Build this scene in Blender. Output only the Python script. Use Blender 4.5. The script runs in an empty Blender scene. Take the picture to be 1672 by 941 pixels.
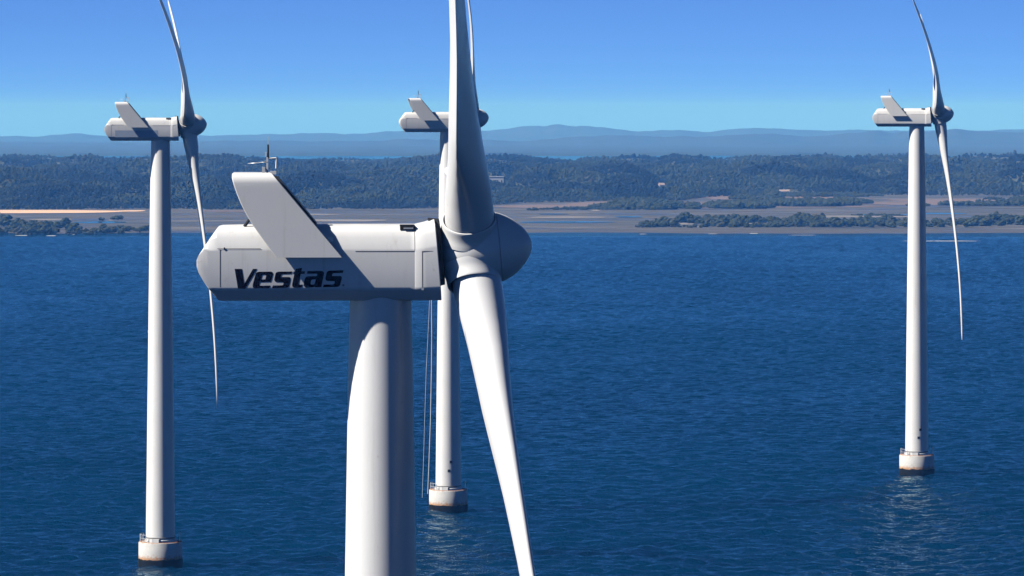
import bpy, bmesh, math, random
import numpy as np
from mathutils import Matrix, Vector

R = math.radians
random.seed(7)
rng = np.random.default_rng(7)
scene = bpy.context.scene
COL = scene.collection

# ------------------------------------------------------------------ camera, sky, sun, exposure
EYE = 63.0            # metres above the sea
FPX = 7000.0          # focal length in photo pixels (1672 wide)
HOR = 190.0           # photo row of eye level
cam_d = bpy.data.cameras.new('camera')
cam = bpy.data.objects.new('camera', cam_d)
COL.objects.link(cam)
cam.location = (0, 0, EYE)
cam.rotation_euler = (R(90), 0, 0)
cam_d.sensor_width = 36.0
cam_d.lens = 36.0 * FPX / 1672.0
cam_d.shift_y = -(470.5 - HOR) / 1672.0
cam_d.clip_start = 1.0
cam_d.clip_end = 60000.0
scene.camera = cam

SUN_EL, SUN_AZ = 43.0, 16.0     # azimuth: degrees from -X towards the camera (-Y)
to_sun = Vector((-math.cos(R(SUN_AZ)) * math.cos(R(SUN_EL)), -math.sin(R(SUN_AZ)) * math.cos(R(SUN_EL)), math.sin(R(SUN_EL))))
world = bpy.data.worlds.new('World')
scene.world = world
world.use_nodes = True
wn = world.node_tree.nodes
bg = wn['Background']
sky = wn.new('ShaderNodeTexSky')
sky.sky_type = 'NISHITA'
sky.sun_disc = False
sky.sun_elevation = R(SUN_EL)
sky.sun_rotation = R(270 - SUN_AZ)
sky.altitude = 0
sky.air_density = 0.2
sky.dust_density = 0.0
sky.ozone_density = 10.0
tint = wn.new('ShaderNodeMix'); tint.data_type = 'RGBA'; tint.blend_type = 'MULTIPLY'
tint.inputs[0].default_value = 1.0
tint.inputs[7].default_value = (0.77, 0.92, 1.10, 1)
world.node_tree.links.new(sky.outputs['Color'], tint.inputs[6])
world.node_tree.links.new(tint.outputs[2], bg.inputs['Color'])
bg.inputs['Strength'].default_value = 0.062
sun_d = bpy.data.lights.new('sun', 'SUN')
sun_d.energy = 5.0
sun_d.angle = R(0.5)
sun_d.color = (1.0, 0.955, 0.89)
sun = bpy.data.objects.new('sun', sun_d)
COL.objects.link(sun)
sun.rotation_euler = (-to_sun).to_track_quat('-Z', 'Y').to_euler()
sun.location = (-200, -60, 300)

scene.view_settings.view_transform = 'Standard'
scene.view_settings.look = 'None'
scene.view_settings.gamma = 1.0
scene.view_settings.exposure = 1.0
scene.view_settings.use_curve_mapping = False
cy = scene.cycles
cy.use_denoising = True
cy.max_bounces = 5
cy.diffuse_bounces = 0
cy.glossy_bounces = 2
cy.transmission_bounces = 2
cy.volume_bounces = 0
cy.transparent_max_bounces = 8

# ------------------------------------------------------------------ helpers
def at(px, py, d):
    """world point that photo pixel (px, py) shows at distance d"""
    return Vector(((px - 836.0) / FPX * d, d, EYE - (py - HOR) / FPX * d))

def flat_d(py):
    return EYE * FPX / (py - HOR)

def tag(o, label=None, cat=None, group=None, kind=None):
    if label: o['label'] = label
    if cat: o['category'] = cat
    if group: o['group'] = group
    if kind: o['kind'] = kind
    return o

def link(name, me, parent=None, mat=None, mtx=None):
    o = bpy.data.objects.new(name, me)
    COL.objects.link(o)
    if parent: o.parent = parent
    if mtx is not None: o.matrix_basis = mtx
    if mat is not None and me is not None and not me.materials: me.materials.append(mat)
    return o

def smooth(me, ang=35):
    me.polygons.foreach_set('use_smooth', [True] * len(me.polygons))
    if ang < 179: me.set_sharp_from_angle(angle=R(ang))

def mesh(name, v, f, ang=35):
    me = bpy.data.meshes.new(name)
    me.from_pydata([tuple(p) for p in v], [], f)
    bm = bmesh.new(); bm.from_mesh(me)
    bmesh.ops.recalc_face_normals(bm, faces=bm.faces)
    bm.to_mesh(me); bm.free()
    me.update()
    if ang: smooth(me, ang)
    return me

class MB:
    """collects shapes into one mesh"""
    def __init__(s): s.v = []; s.f = []
    def add(s, v, f):
        n = len(s.v); s.v += [Vector(p) for p in v]; s.f += [tuple(i + n for i in q) for q in f]; return s
    def box(s, a, b):
        (x0, y0, z0), (x1, y1, z1) = a, b
        return s.add([(x0,y0,z0),(x1,y0,z0),(x1,y1,z0),(x0,y1,z0),(x0,y0,z1),(x1,y0,z1),(x1,y1,z1),(x0,y1,z1)],
                     [(0,3,2,1),(4,5,6,7),(0,1,5,4),(1,2,6,5),(2,3,7,6),(3,0,4,7)])
    def tube(s, pts, r, n=8, r2=None):
        pts = [Vector(p) for p in pts]; V = []; F = []
        for i, p in enumerate(pts):
            t = (pts[min(i+1, len(pts)-1)] - pts[max(i-1, 0)]).normalized()
            u = t.orthogonal().normalized() if abs(t.z) > .9 else t.cross(Vector((0,0,1))).normalized()
            w = t.cross(u)
            rr = r if r2 is None else r + (r2 - r) * i / (len(pts)-1)
            V += [p + (u*math.cos(2*math.pi*k/n) + w*math.sin(2*math.pi*k/n)) * rr for k in range(n)]
        for i in range(len(pts)-1):
            for k in range(n):
                F.append((i*n+k, i*n+(k+1)%n, (i+1)*n+(k+1)%n, (i+1)*n+k))
        F += [tuple(range(n-1,-1,-1)), tuple(range((len(pts)-1)*n, len(pts)*n))]
        return s.add(V, F)
    def lathe(s, prof, n=48, axis='z', caps=True):
        V = []; F = []
        for (t, r) in prof:
            for k in range(n):
                a = 2*math.pi*k/n
                V.append((r*math.cos(a), r*math.sin(a), t) if axis == 'z' else (t, r*math.cos(a), r*math.sin(a)))
        for i in range(len(prof)-1):
            for k in range(n):
                F.append((i*n+k, i*n+(k+1)%n, (i+1)*n+(k+1)%n, (i+1)*n+k))
        if caps: F += [tuple(range(n-1,-1,-1)), tuple(range((len(prof)-1)*n, len(prof)*n))]
        return s.add(V, F)
    def loft(s, rings, caps=True):
        n = len(rings[0]); V = [p for r in rings for p in r]; F = []
        for i in range(len(rings)-1):
            for k in range(n):
                F.append((i*n+k, i*n+(k+1)%n, (i+1)*n+(k+1)%n, (i+1)*n+k))
        if caps: F += [tuple(range(n-1,-1,-1)), tuple(range((len(rings)-1)*n, len(rings)*n))]
        return s.add(V, F)
    def mesh(s, name, ang=35): return mesh(name, s.v, s.f, ang)
    def build(s, name, mat, parent=None, mtx=None, ang=35):
        return link(name, s.mesh(name, ang), parent, mat, mtx)

def hash2(ix, iy, seed):
    h = (ix.astype(np.int64) * 374761393 + iy.astype(np.int64) * 668265263 + seed * 1442695041) & 0xffffffff
    h = ((h ^ (h >> 13)) * 1274126177) & 0xffffffff
    return ((h ^ (h >> 16)) & 0xffff) / 65535.0
def vnoise(x, y, seed=0):
    ix = np.floor(x); iy = np.floor(y); fx = x - ix; fy = y - iy
    fx = fx*fx*(3-2*fx); fy = fy*fy*(3-2*fy)
    ix = ix.astype(np.int64); iy = iy.astype(np.int64)
    a = hash2(ix, iy, seed); b = hash2(ix+1, iy, seed); c = hash2(ix, iy+1, seed); d = hash2(ix+1, iy+1, seed)
    return (a*(1-fx)+b*fx)*(1-fy) + (c*(1-fx)+d*fx)*fy
def fbm(x, y, seed=0, o=4):
    t = 0; a = .5; s = 1
    for i in range(o):
        t = t + a * vnoise(x*s + 13.7*i, y*s + 7.1*i, seed+i); s *= 2.03; a *= .5
    return t
def sstep(a, b, x):
    t = np.clip((x-a)/(b-a), 0, 1); return t*t*(3-2*t)

def grid_mesh(name, xs, ys, zfun, keep=None):
    X, Y = np.meshgrid(xs, ys); Z = zfun(X, Y)
    nx, ny = len(xs), len(ys)
    me = bpy.data.meshes.new(name)
    co = np.stack([X, Y, Z], -1).reshape(-1, 3)
    i = np.arange(nx-1)[None, :] + np.arange(ny-1)[:, None]*nx
    q = np.stack([i, i+1, i+nx+1, i+nx], -1).reshape(-1, 4)
    me.vertices.add(len(co)); me.vertices.foreach_set('co', co.astype(np.float32).ravel())
    me.loops.add(q.size); me.loops.foreach_set('vertex_index', q.astype(np.int32).ravel())
    me.polygons.add(len(q)); me.polygons.foreach_set('loop_start', np.arange(0, q.size, 4, dtype=np.int32))
    me.update(calc_edges=True); me.validate()
    smooth(me, 180)
    return me

# ------------------------------------------------------------------ materials
def new_mat(name):
    m = bpy.data.materials.new(name); m.use_nodes = True
    n = m.node_tree.nodes; return m, n, m.node_tree.links, n['Principled BSDF']
def ramp(n, l, src, stops, interp='LINEAR'):
    r = n.new('ShaderNodeValToRGB'); r.color_ramp.interpolation = interp
    e = r.color_ramp.elements
    while len(e) < len(stops): e.new(0.5)
    for k, (p, c) in enumerate(stops):
        e[k].position = p; e[k].color = (*c, 1) if len(c) == 3 else c
    l.new(src, r.inputs[0]); return r.outputs['Color']
def coords(n, l, scale=(1,1,1), kind='Object'):
    t = n.new('ShaderNodeTexCoord'); m = n.new('ShaderNodeMapping'); m.inputs['Scale'].default_value = scale
    l.new(t.outputs[kind], m.inputs['Vector']); return m.outputs['Vector']
def noise(n, l, vec, scale, detail=4, rough=.55, dist=0.0):
    t = n.new('ShaderNodeTexNoise'); t.inputs['Scale'].default_value = scale; t.inputs['Detail'].default_value = detail
    t.inputs['Roughness'].default_value = rough; t.inputs['Distortion'].default_value = dist
    l.new(vec, t.inputs['Vector']); return t.outputs['Fac']
def mixc(n, l, fac, a, b, mode='MIX'):
    m = n.new('ShaderNodeMix'); m.data_type = 'RGBA'; m.blend_type = mode
    for sock, val in ((m.inputs[0], fac), (m.inputs[6], a), (m.inputs[7], b)):
        if hasattr(val, 'is_output'): l.new(val, sock)
        elif isinstance(val, (tuple, list)): sock.default_value = (*val[:3], 1)
        else: sock.default_value = val
    return m.outputs[2]
def math_(n, l, op, a, b=None):
    m = n.new('ShaderNodeMath'); m.operation = op
    for k, val in enumerate((a, b)):
        if val is None: continue
        if hasattr(val, 'is_output'): l.new(val, m.inputs[k])
        else: m.inputs[k].default_value = val
    return m.outputs[0]

def paint(name, base, dirt=(.30,.28,.24), amount=.35, rough=.42, streak=True, scale=1.0):
    m, n, l, b = new_mat(name)
    v = coords(n, l)
    big = noise(n, l, v, .35*scale, 5, .6)
    col = mixc(n, l, ramp(n, l, big, [(.3, (0,0,0)), (.75, (1,1,1))]), tuple(c*.93 for c in base), base)
    if streak:
        vs = coords(n, l, (2.2*scale, 2.2*scale, .12*scale))
        st = ramp(n, l, noise(n, l, vs, 1.6, 5, .65), [(.56, (0,0,0)), (.78, (1,1,1))])
        col = mixc(n, l, math_(n, l, 'MULTIPLY', st, amount), col, dirt)
    sp = ramp(n, l, noise(n, l, v, 3.4*scale, 3, .5), [(.70, (0,0,0)), (.76, (1,1,1))])
    col = mixc(n, l, math_(n, l, 'MULTIPLY', sp, amount*.8), col, dirt)
    l.new(col, b.inputs['Base Color'])
    rr = ramp(n, l, noise(n, l, v, 1.3*scale, 3), [(.3, (rough-.07,)*3), (.8, (rough+.12,)*3)])
    l.new(rr, b.inputs['Roughness'])
    b.inputs['Specular IOR Level'].default_value = .35
    return m
def plain(name, col, rough=.6, spec=.3, metal=0.0, var=.25, sc=2.0):
    m, n, l, b = new_mat(name)
    f = noise(n, l, coords(n, l), sc, 4)
    l.new(mixc(n, l, f, tuple(c*(1-var) for c in col), tuple(min(1, c*(1+var)) for c in col)), b.inputs['Base Color'])
    b.inputs['Roughness'].default_value = rough; b.inputs['Specular IOR Level'].default_value = spec; b.inputs['Metallic'].default_value = metal
    return m

M_TOWER = paint('tower_paint', (.60,.60,.59), amount=.40, scale=.7)
M_SHELL = paint('nacelle_gelcoat', (.58,.58,.57), amount=.34, rough=.36)
M_BLADE = paint('blade_gelcoat', (.61,.61,.60), amount=.22, rough=.34, streak=False, scale=.6)
M_HUB = paint('hub_gelcoat', (.58,.58,.57), amount=.55, rough=.38, streak=False, scale=.9)
M_DARK = plain('dark_gasket', (.012,.013,.015), .7)
M_RAD = plain('radiator_black', (.02,.022,.026), .5)
M_SEAM = plain('panel_seam', (.16,.15,.14), .8)
M_INK = plain('navy_lettering', (.002,.003,.012), .7, .04, var=.1)
M_PATCH = plain('faded_patch', (.27,.32,.40), .5, var=.08, sc=.8)
M_STEEL = plain('galvanised_steel', (.42,.43,.44), .45, .5, .4)
M_WHITE = plain('white_plastic', (.58,.58,.57), .4)
M_ROPE = plain('pale_rope', (.42,.42,.42), .9)
M_RUST = plain('rusty_steel', (.36,.15,.045), .85, var=.5, sc=6)

def concrete():
    m, n, l, b = new_mat('white_concrete')
    v = coords(n, l)
    sep = n.new('ShaderNodeSeparateXYZ'); tc = n.new('ShaderNodeTexCoord'); l.new(tc.outputs['Object'], sep.inputs[0])
    z = sep.outputs['Z']
    col = mixc(n, l, noise(n, l, v, 1.2, 5), (.38,.38,.37), (.52,.52,.50))
    vs = coords(n, l, (3, 3, .25))
    st = ramp(n, l, noise(n, l, vs, 1.2, 5, .7), [(.55, (0,0,0)), (.72, (1,1,1))])
    col = mixc(n, l, math_(n, l, 'MULTIPLY', st, .35), col, (.22,.20,.17))
    # rust along the upper rim and just above the waterline growth
    r = noise(n, l, v, 3.0, 5, .7)
    zr = math_(n, l, 'ADD', z, math_(n, l, 'MULTIPLY', math_(n, l, 'SUBTRACT', r, .5), 2.2))
    top = ramp(n, l, math_(n, l, 'MULTIPLY', zr, .2), [(.685, (0,0,0)), (.72, (1,1,1))])
    low = ramp(n, l, math_(n, l, 'MULTIPLY', zr, .2), [(.26, (1,1,1)), (.345, (0,0,0))])
    spots = ramp(n, l, noise(n, l, v, 5.0, 4, .6), [(.65, (0,0,0)), (.70, (1,1,1))])
    m1 = math_(n, l, 'MAXIMUM', math_(n, l, 'MULTIPLY', top, .75), math_(n, l, 'MAXIMUM', low, math_(n, l, 'MULTIPLY', spots, .5)))
    col = mixc(n, l, math_(n, l, 'MULTIPLY', m1, .85), col, (.33,.15,.035))
    l.new(col, b.inputs['Base Color']); b.inputs['Roughness'].default_value = .8
    return m
M_CONC = concrete()
M_GROWTH = plain('marine_growth', (.006,.007,.006), .9, .08, var=.6, sc=4)

# ------------------------------------------------------------------ sea
def water_mat(name, body, gloss, wave, rough=.12):
    m, n, l, b = new_mat(name)
    n.remove(b)
    out = n['Material Output']
    v = coords(n, l)
    v1 = coords(n, l, (.9, 1.0, 1)); 
    big = noise(n, l, v1, .020, 3, .5)
    h2 = noise(n, l, v, .6, 4, .6, .3)
    h3 = noise(n, l, v, 1.9, 3, .6)
    hh = math_(n, l, 'ADD', math_(n, l, 'MULTIPLY', h2, .30*wave), math_(n, l, 'MULTIPLY', h3, .14*wave))
    bp = n.new('ShaderNodeBump'); bp.inputs['Strength'].default_value = 1.0; bp.inputs['Distance'].default_value = 1.0
    l.new(hh, bp.inputs['Height'])
    d = n.new('ShaderNodeSubsurfaceScattering'); d.falloff = 'BURLEY'
    d.inputs['Scale'].default_value = 45.0; d.inputs['Radius'].default_value = (1, 1, 1)
    patch = ramp(n, l, noise(n, l, v, .006, 4, .6, .8), [(.3, (0,0,0)), (.7, (1,1,1))])
    l.new(mixc(n, l, patch, tuple(c*.82 for c in body), tuple(c*1.15 for c in body)), d.inputs['Color'])
    l.new(bp.outputs['Normal'], d.inputs['Normal'])
    g = n.new('ShaderNodeBsdfGlossy'); g.inputs['Color'].default_value = (.72, .95, 1, 1); g.inputs['Roughness'].default_value = rough
    l.new(bp.outputs['Normal'], g.inputs['Normal'])
    fr = n.new('ShaderNodeFresnel'); fr.inputs['IOR'].default_value = 1.33
    l.new(bp.outputs['Normal'], fr.inputs['Normal'])
    mx = n.new('ShaderNodeMixShader')
    l.new(math_(n, l, 'MULTIPLY', fr.outputs[0], gloss), mx.inputs[0])
    l.new(d.outputs[0], mx.inputs[1]); l.new(g.outputs[0], mx.inputs[2])
    l.new(mx.outputs[0], out.inputs['Surface'])
    return m
M_SEA = water_mat('sea_water', (.00004,.0138,.038), .82, 1.0, .06)
M_POOL = water_mat('still_water', (.01,.05,.10), .9, .02, .05)
def waves(X, Y):
    r = np.random.default_rng(3); H = X*0
    n = 46
    for i in range(n):
        lam = 1.5 * (7.0/1.5)**(i/(n-1)); th = R(262 + r.normal(0, 24))
        k = 2*math.pi/lam; am = .062 * lam/(2*math.pi) * r.uniform(.6, 1.3)
        H = H + am*np.sin(k*(X*math.cos(th)+Y*math.sin(th)) + r.uniform(0, 6.28) + 1.5*vnoise(X/45+i, Y/45, 60+i))
    g = .30 + 1.45*fbm(X/80, Y/120, 51, 3)
    ch = 1 - np.abs(2*vnoise(X/5.2, Y/2.7, 53) - 1); ch2 = 1 - np.abs(2*vnoise(X/2.4+9, Y/1.5, 54) - 1)
    H = H*g + ((ch-.5)*.26 + (ch2-.5)*.13)*g
    drop = sstep(2400, 4500, Y) * Y*Y/(2*6.371e6)      # the sea curves down with the globe
    return -drop + H * sstep(310, 285, np.abs(X)) * (1-sstep(2200, 2262, Y)) * sstep(530, 560, Y)
fy = [545.0]
while fy[-1] < 2290: fy.append(fy[-1] + max(.48, (fy[-1]/1000)**1.6*.85))
sx = np.concatenate([np.linspace(-7500, -320, 14), np.arange(-312, 312.1, .6), np.linspace(320, 7500, 14)])
sy = np.concatenate([np.linspace(-280, 535, 12), np.array(fy), np.linspace(2300, 16800, 46)])
#print('sea grid', len(sx), len(sy))
sea = link('sea', grid_mesh('sea', sx, sy, waves), None, M_SEA)
tag(sea, kind='structure')

# ------------------------------------------------------------------ land
def tab(pairs, x):
    p = sorted(pairs); return np.interp(x, [a for a, b in p], [b for a, b in p])
FOREST_EDGE = [(-600,2880),(0,2872),(240,2885),(420,2880),(600,2890),(740,2930),(800,3010),(850,3070),(920,3110),(1000,3160),
               (1110,3190),(1160,3300),(1250,3400),(1400,3420),(1500,3380),(1672,3380),(2300,3400)]
def pxof(X, Y): return X / Y * FPX + 836
def forest_edge(X, Y): return tab(FOREST_EDGE, pxof(X, Y)) + (fbm(X/40, Y/40, 3) - .5) * 60
CREST = [(-600,4),(0,3.5),(110,5),(200,3.5),(330,6.5),(420,6),(500,2.5),(560,2),(640,5),(720,6.5),(800,7),(870,3),(960,1.5),(1040,2),(1150,4),(1260,6.5),(1400,5),(1500,6),(1672,7),(2300,6)]
HOUSES = [(806, 3640, 34, 16), (1080, 3560, 12, 14), (1281, 3412, 16, 12)]     # px, distance, clearing half-width px, -
def hollow(X, Y):
    h = X*0 + 1
    for (hp, hd, w, _) in HOUSES:
        h = h * (1 - (1-sstep(w*.7, w*1.1, np.abs(pxof(X, Y)-hp))) * sstep(hd-330, hd-270, Y) * (1-sstep(hd+10, hd+40, Y)))
    return h
def land_h(X, Y):
    shore = 2262 + (fbm(X/60, X*0+3.3, 5) - .5) * 46 + (fbm(X/300, X*0+1.3, 6)-.5)*30
    rise = sstep(0, 90, Y - shore)
    h = -0.8 + 1.25*rise + .35*sstep(60, 140, Y-shore)*(1-sstep(150, 260, Y-shore))
    h = h + (fbm(X/70, Y/70, 8) - .5) * .35 * rise
    e = tab(FOREST_EDGE, pxof(X, Y))
    t = sstep(0, 120, Y - e)
    h = h + t * (1.0 + (fbm(X/75, Y/170, 11) - .5) * 9 * sstep(100, 500, Y-e) * hollow(X, Y) + lumps(X, Y)*hollow(X, Y)*(.35+.65*sstep(40, 200, Y-e))*(1-.45*sstep(3900, 4600, Y)) - 1.0*sstep(40, 200, Y-e))
    crest = tab(CREST, pxof(X, Y))
    h = h + sstep(3300, 4650, Y) * (crest + 2.6)
    return h - sstep(4700, 5600, Y) * (crest + 8.6)
def lumps(X, Y, want_tone=False):
    """rounded wooded knolls: the height of the nearest of many jittered domes"""
    cw, cd = 40.0, 84.0
    best = X*0; tone = X*0 + .8
    ix = np.floor(X/cw); iy = np.floor(Y/cd)
    for a in (-1, 0, 1):
        for b in (-1, 0, 1):
            i = (ix+a).astype(np.int64); j = (iy+b).astype(np.int64)
            px = (i + .15+.7*hash2(i, j, 71))*cw; py = (j + .15+.7*hash2(i, j, 72))*cd
            sz = .55 + .75*hash2(i, j, 73)
            q = ((X-px)/(cw*.80*sz))**2 + ((Y-py)/(cd*.80*sz))**2
            hh = 16.0*sz*np.sqrt(np.clip(1-q, 0, 1))*(.35+.65*hash2(i, j, 74))
            tone = np.where(hh > best, np.where(hash2(i, j, 75) > .38, .70+.6*hash2(i, j, 76), .14+.16*hash2(i, j, 76)), tone)
            best = np.maximum(best, hh)
    return (best, tone) if want_tone else best
xs = np.concatenate([np.linspace(-6000, -1000, 26)[:-1], np.arange(-1000, 1000, 6), np.linspace(1000, 6000, 26)])
ys = np.concatenate([np.arange(2200, 2420, 4), np.arange(2420, 2860, 10), np.arange(2860, 4400, 9), np.arange(4400, 5800, 20)])
def land_mat():
    m, n, l, b = new_mat('tidal_mud')
    v = coords(n, l)
    vw = coords(n, l, (.35, 1, 1))
    f = noise(n, l, vw, .022, 6, .6, .6)
    col = ramp(n, l, f, [(.30, (.034,.036,.032)), (.45, (.053,.054,.048)), (.55, (.066,.062,.053)), (.66, (.115,.108,.092)), (.75, (.064,.065,.060))])
    fine = noise(n, l, v, .4, 5, .6)
    col = mixc(n, l, .35, col, ramp(n, l, fine, [(.3, (.4,.4,.4)), (.7, (1,1,1))]), 'MULTIPLY')
    sep = n.new('ShaderNodeSeparateXYZ'); l.new(v, sep.inputs[0])
    # darker weedy sand of the beach near the sea, forest litter far inland
    beach = ramp(n, l, math_(n, l, 'MULTIPLY', math_(n, l, 'SUBTRACT', sep.outputs['Y'], 2200), .002), [(.26, (1,1,1)), (.36, (0,0,0))])
    col = mixc(n, l, math_(n, l, 'MULTIPLY', beach, .75), col, (.056,.051,.043))
    litter = ramp(n, l, math_(n, l, 'MULTIPLY', math_(n, l, 'SUBTRACT', sep.outputs['Z'], .9), .5), [(0, (0,0,0)), (.5, (1,1,1))])
    col = mixc(n, l, litter, col, (.045,.05,.025))
    wet = ramp(n, l, noise(n, l, vw, .03, 5, .6, .8), [(.5, (.85,)*3), (.6, (.30,)*3)])
    l.new(wet, b.inputs['Roughness'])
    l.new(col, b.inputs['Base Color']); b.inputs['Specular IOR Level'].default_value = .35
    return m
land = link('tidal_flat', grid_mesh('tidal_flat', xs, ys, land_h), None, land_mat())
tag(land, kind='structure')

def blob_sheet(name, px0, px1, d0, d1, mat, lift, seed, n=56, wob=.35):
    """a flat patch of ground (sand, pool, surf) lying on the land: an uneven outline in plan"""
    cx = (px0+px1)/2; dm = (d0+d1)/2
    V = []
    for k in range(n):
        a = 2*math.pi*k/n
        w = 1 + wob*(float(fbm(np.array([math.cos(a)*1.6+seed]), np.array([math.sin(a)*1.6+seed*2.3]), seed, 4)[0]) - .5)*2
        d = dm + (d1-d0)/2*math.sin(a)*w
        X = ((cx + (px1-px0)/2*math.cos(a)*w) - 836)/FPX*dm
        V.append((X, d))
    C = (sum(p[0] for p in V)/n, sum(p[1] for p in V)/n)
    rings = [1, .8, .55, .3]
    vs = []
    for r in rings: vs += [(C[0]+(p[0]-C[0])*r, C[1]+(p[1]-C[1])*r) for p in V]
    vs.append(C)
    X = np.array([p[0] for p in vs]); Y = np.array([p[1] for p in vs])
    z = np.maximum(land_h(X, Y), 0) + lift
    F = []
    for i in range(len(rings)-1):
        for k in range(n): F.append((i*n+k, i*n+(k+1)%n, (i+1)*n+(k+1)%n, (i+1)*n+k))
    i = (len(rings)-1)*n
    for k in range(n): F.append((i+k, i+(k+1)%n, len(vs)-1))
    me = mesh(name, [(X[k], Y[k], z[k]) for k in range(len(vs))], F, 180)
    if me.polygons[0].normal.z < 0: me.flip_normals()
    return tag(link(name, me, None, mat), kind='structure')

M_GOLD = plain('golden_sand', (.50,.345,.23), .9, .1, var=.10, sc=.1)
M_PINK = plain('pinkish_sand', (.125,.095,.082), .9, .1, var=.2, sc=.05)
M_PALE = plain('pale_sand', (.17,.155,.14), .9, .1, var=.2, sc=.1)
M_SURF_SHEEN = plain('surf_foam_and_sheen', (.34,.35,.35), .8, .1, var=.12, sc=.5)
blob_sheet('sand', -160, 205, 2755, 2850, M_GOLD, .28, 1, wob=.12)
blob_sheet('sand', 190, 238, 2800, 2845, M_GOLD, .30, 2)
for (a, b, y0, y1, s) in [(800,1010,341.5,335.5,3),(930,1220,341,330,4),(1120,1260,325,320,5),(1150,1420,328,321.5,6),(1380,1900,337,330,7),
                          (1420,1800,331,326,8),(1040,1330,341,338.5,9),(690,730,334,332,10),(1250,1460,339.5,337.5,12),(320,420,347.5,345.5,13)]:
    blob_sheet('sand', a, b, flat_d(y0), flat_d(y1), M_PINK, .15, s)
for (a, b, y0, y1, s) in [(50,120,361.5,359,21),(430,640,363.5,360,22),(860,990,357.5,355,23),(1100,1135,369,366,24),(1215,1245,368,365.5,25),
                          (400,560,353,351,26),(1290,1520,356.5,354,27),(965,980,346.5,344,28),(175,186,362,360.5,29),(1130,1142,374.5,372.5,30)]:
    blob_sheet('sand', a, b, flat_d(y0), flat_d(y1), M_PALE, .18, s)
for (a, b, y0, y1, s) in [(1003,1052,357,354.8,41),(1392,1492,353.5,351.5,42),(120,205,366.5,363,43),(845,1000,366,363.5,44),(1500,1580,351,349.5,46),(880,930,352,350.5,47)]:
    blob_sheet('tidal_pool', a, b, flat_d(y0), flat_d(y1), M_POOL, .22, s, wob=.3)
for (a, b, y0, y1, s) in [(24,46,385.3,384.4,61),(76,91,385.9,384.9,62),(118,122,383.7,383.2,63),(1044,1056,382.9,382.3,64),(1156,1172,382.6,382.1,66),
                          (1224,1238,382.0,381.2,67),(1290,1332,384.5,384.1,69),(1478,1604,395.5,394.7,70)]:
    blob_sheet('surf_and_sheen', a, b, flat_d(y0), flat_d(y1), M_SURF_SHEEN, .45 if s == 70 else .10, s, wob=.5)  # longest strip, offshore: bright sheen of calm water, put into the foam colour

# ------------------------------------------------------------------ far hills
BACK = [(-400,224),(0,222),(60,222),(110,218),(170,222),(240,220),(340,222),(400,221),(430,219),(520,217),(560,219),(600,217),(650,214),(700,212),(760,215),(800,213),(840,207),
        (855,205),(890,205.5),(910,203),(940,206.5),(960,204.5),(1000,210),(1040,214),(1080,213),(1120,212.5),(1150,216),(1190,210),(1230,209),(1262,210),(1290,212),(1330,213),
        (1430,212),(1560,212),(1600,214),(1640,212),(1672,212),(2100,214)]
FRONT = [(-400,236),(0,234),(60,233),(110,234),(170,232),(240,233),(340,232),(450,228),(520,230),(640,230),(700,228),(800,228),(860,232),(900,228),(960,223),(1030,222),(1090,222),
         (1150,222),(1200,220),(1260,218),(1310,225),(1370,220),(1420,214),(1460,217),(1500,215),(1560,212),(1600,215),(1640,218),(1672,216),(2100,220)]
def hills_h(X, Y):
    px = pxof(X, Y)
    def ridge(t, d0, w):
        wob = (fbm(X/500, X*0+2, 31) - .5) * 500
        top = EYE - (tab(t, px) - HOR) / FPX * d0
        prof = np.exp(-((Y - d0 - wob)/w)**2)
        top = top + (fbm(px/26, px*0+d0/999, 36, 4) - .47) * 12.0 * d0/14500
        return (top + 32) * prof - 32
    a = ridge(FRONT, 10800, 700); b = ridge(BACK, 14500, 800)
    nz = (fbm(X/130, Y/260, 33, 5) - .5)
    h = np.maximum(a, b)
    h = h + nz * np.clip(h+32, 0, 34) * .34 - .5
    return np.maximum(h, -Y*Y/(2*6.371e6) + 1.2 + nz*3)
hx = np.concatenate([np.linspace(-6500, -2400, 30)[:-1], np.arange(-2400, 2400, 14), np.linspace(2400, 6500, 30)])
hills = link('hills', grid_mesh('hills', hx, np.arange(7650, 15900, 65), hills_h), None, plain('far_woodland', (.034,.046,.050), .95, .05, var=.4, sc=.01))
tag(hills, kind='structure')
def low_h(X, Y):
    return (fbm(X/160, Y/100, 41) * 9 - 2.6) * np.exp(-((Y-7450)/160)**2) + 1.2*np.exp(-((Y-7450)/100)**2) - 4.5
lowl = link('far_shore', grid_mesh('far_shore', np.arange(-1500, 1500, 6), np.arange(7150, 7800, 25), low_h), None, plain('far_shore_woods', (.03,.042,.028), .95, .05, var=.4, sc=.03))
tag(lowl, kind='structure')

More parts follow.
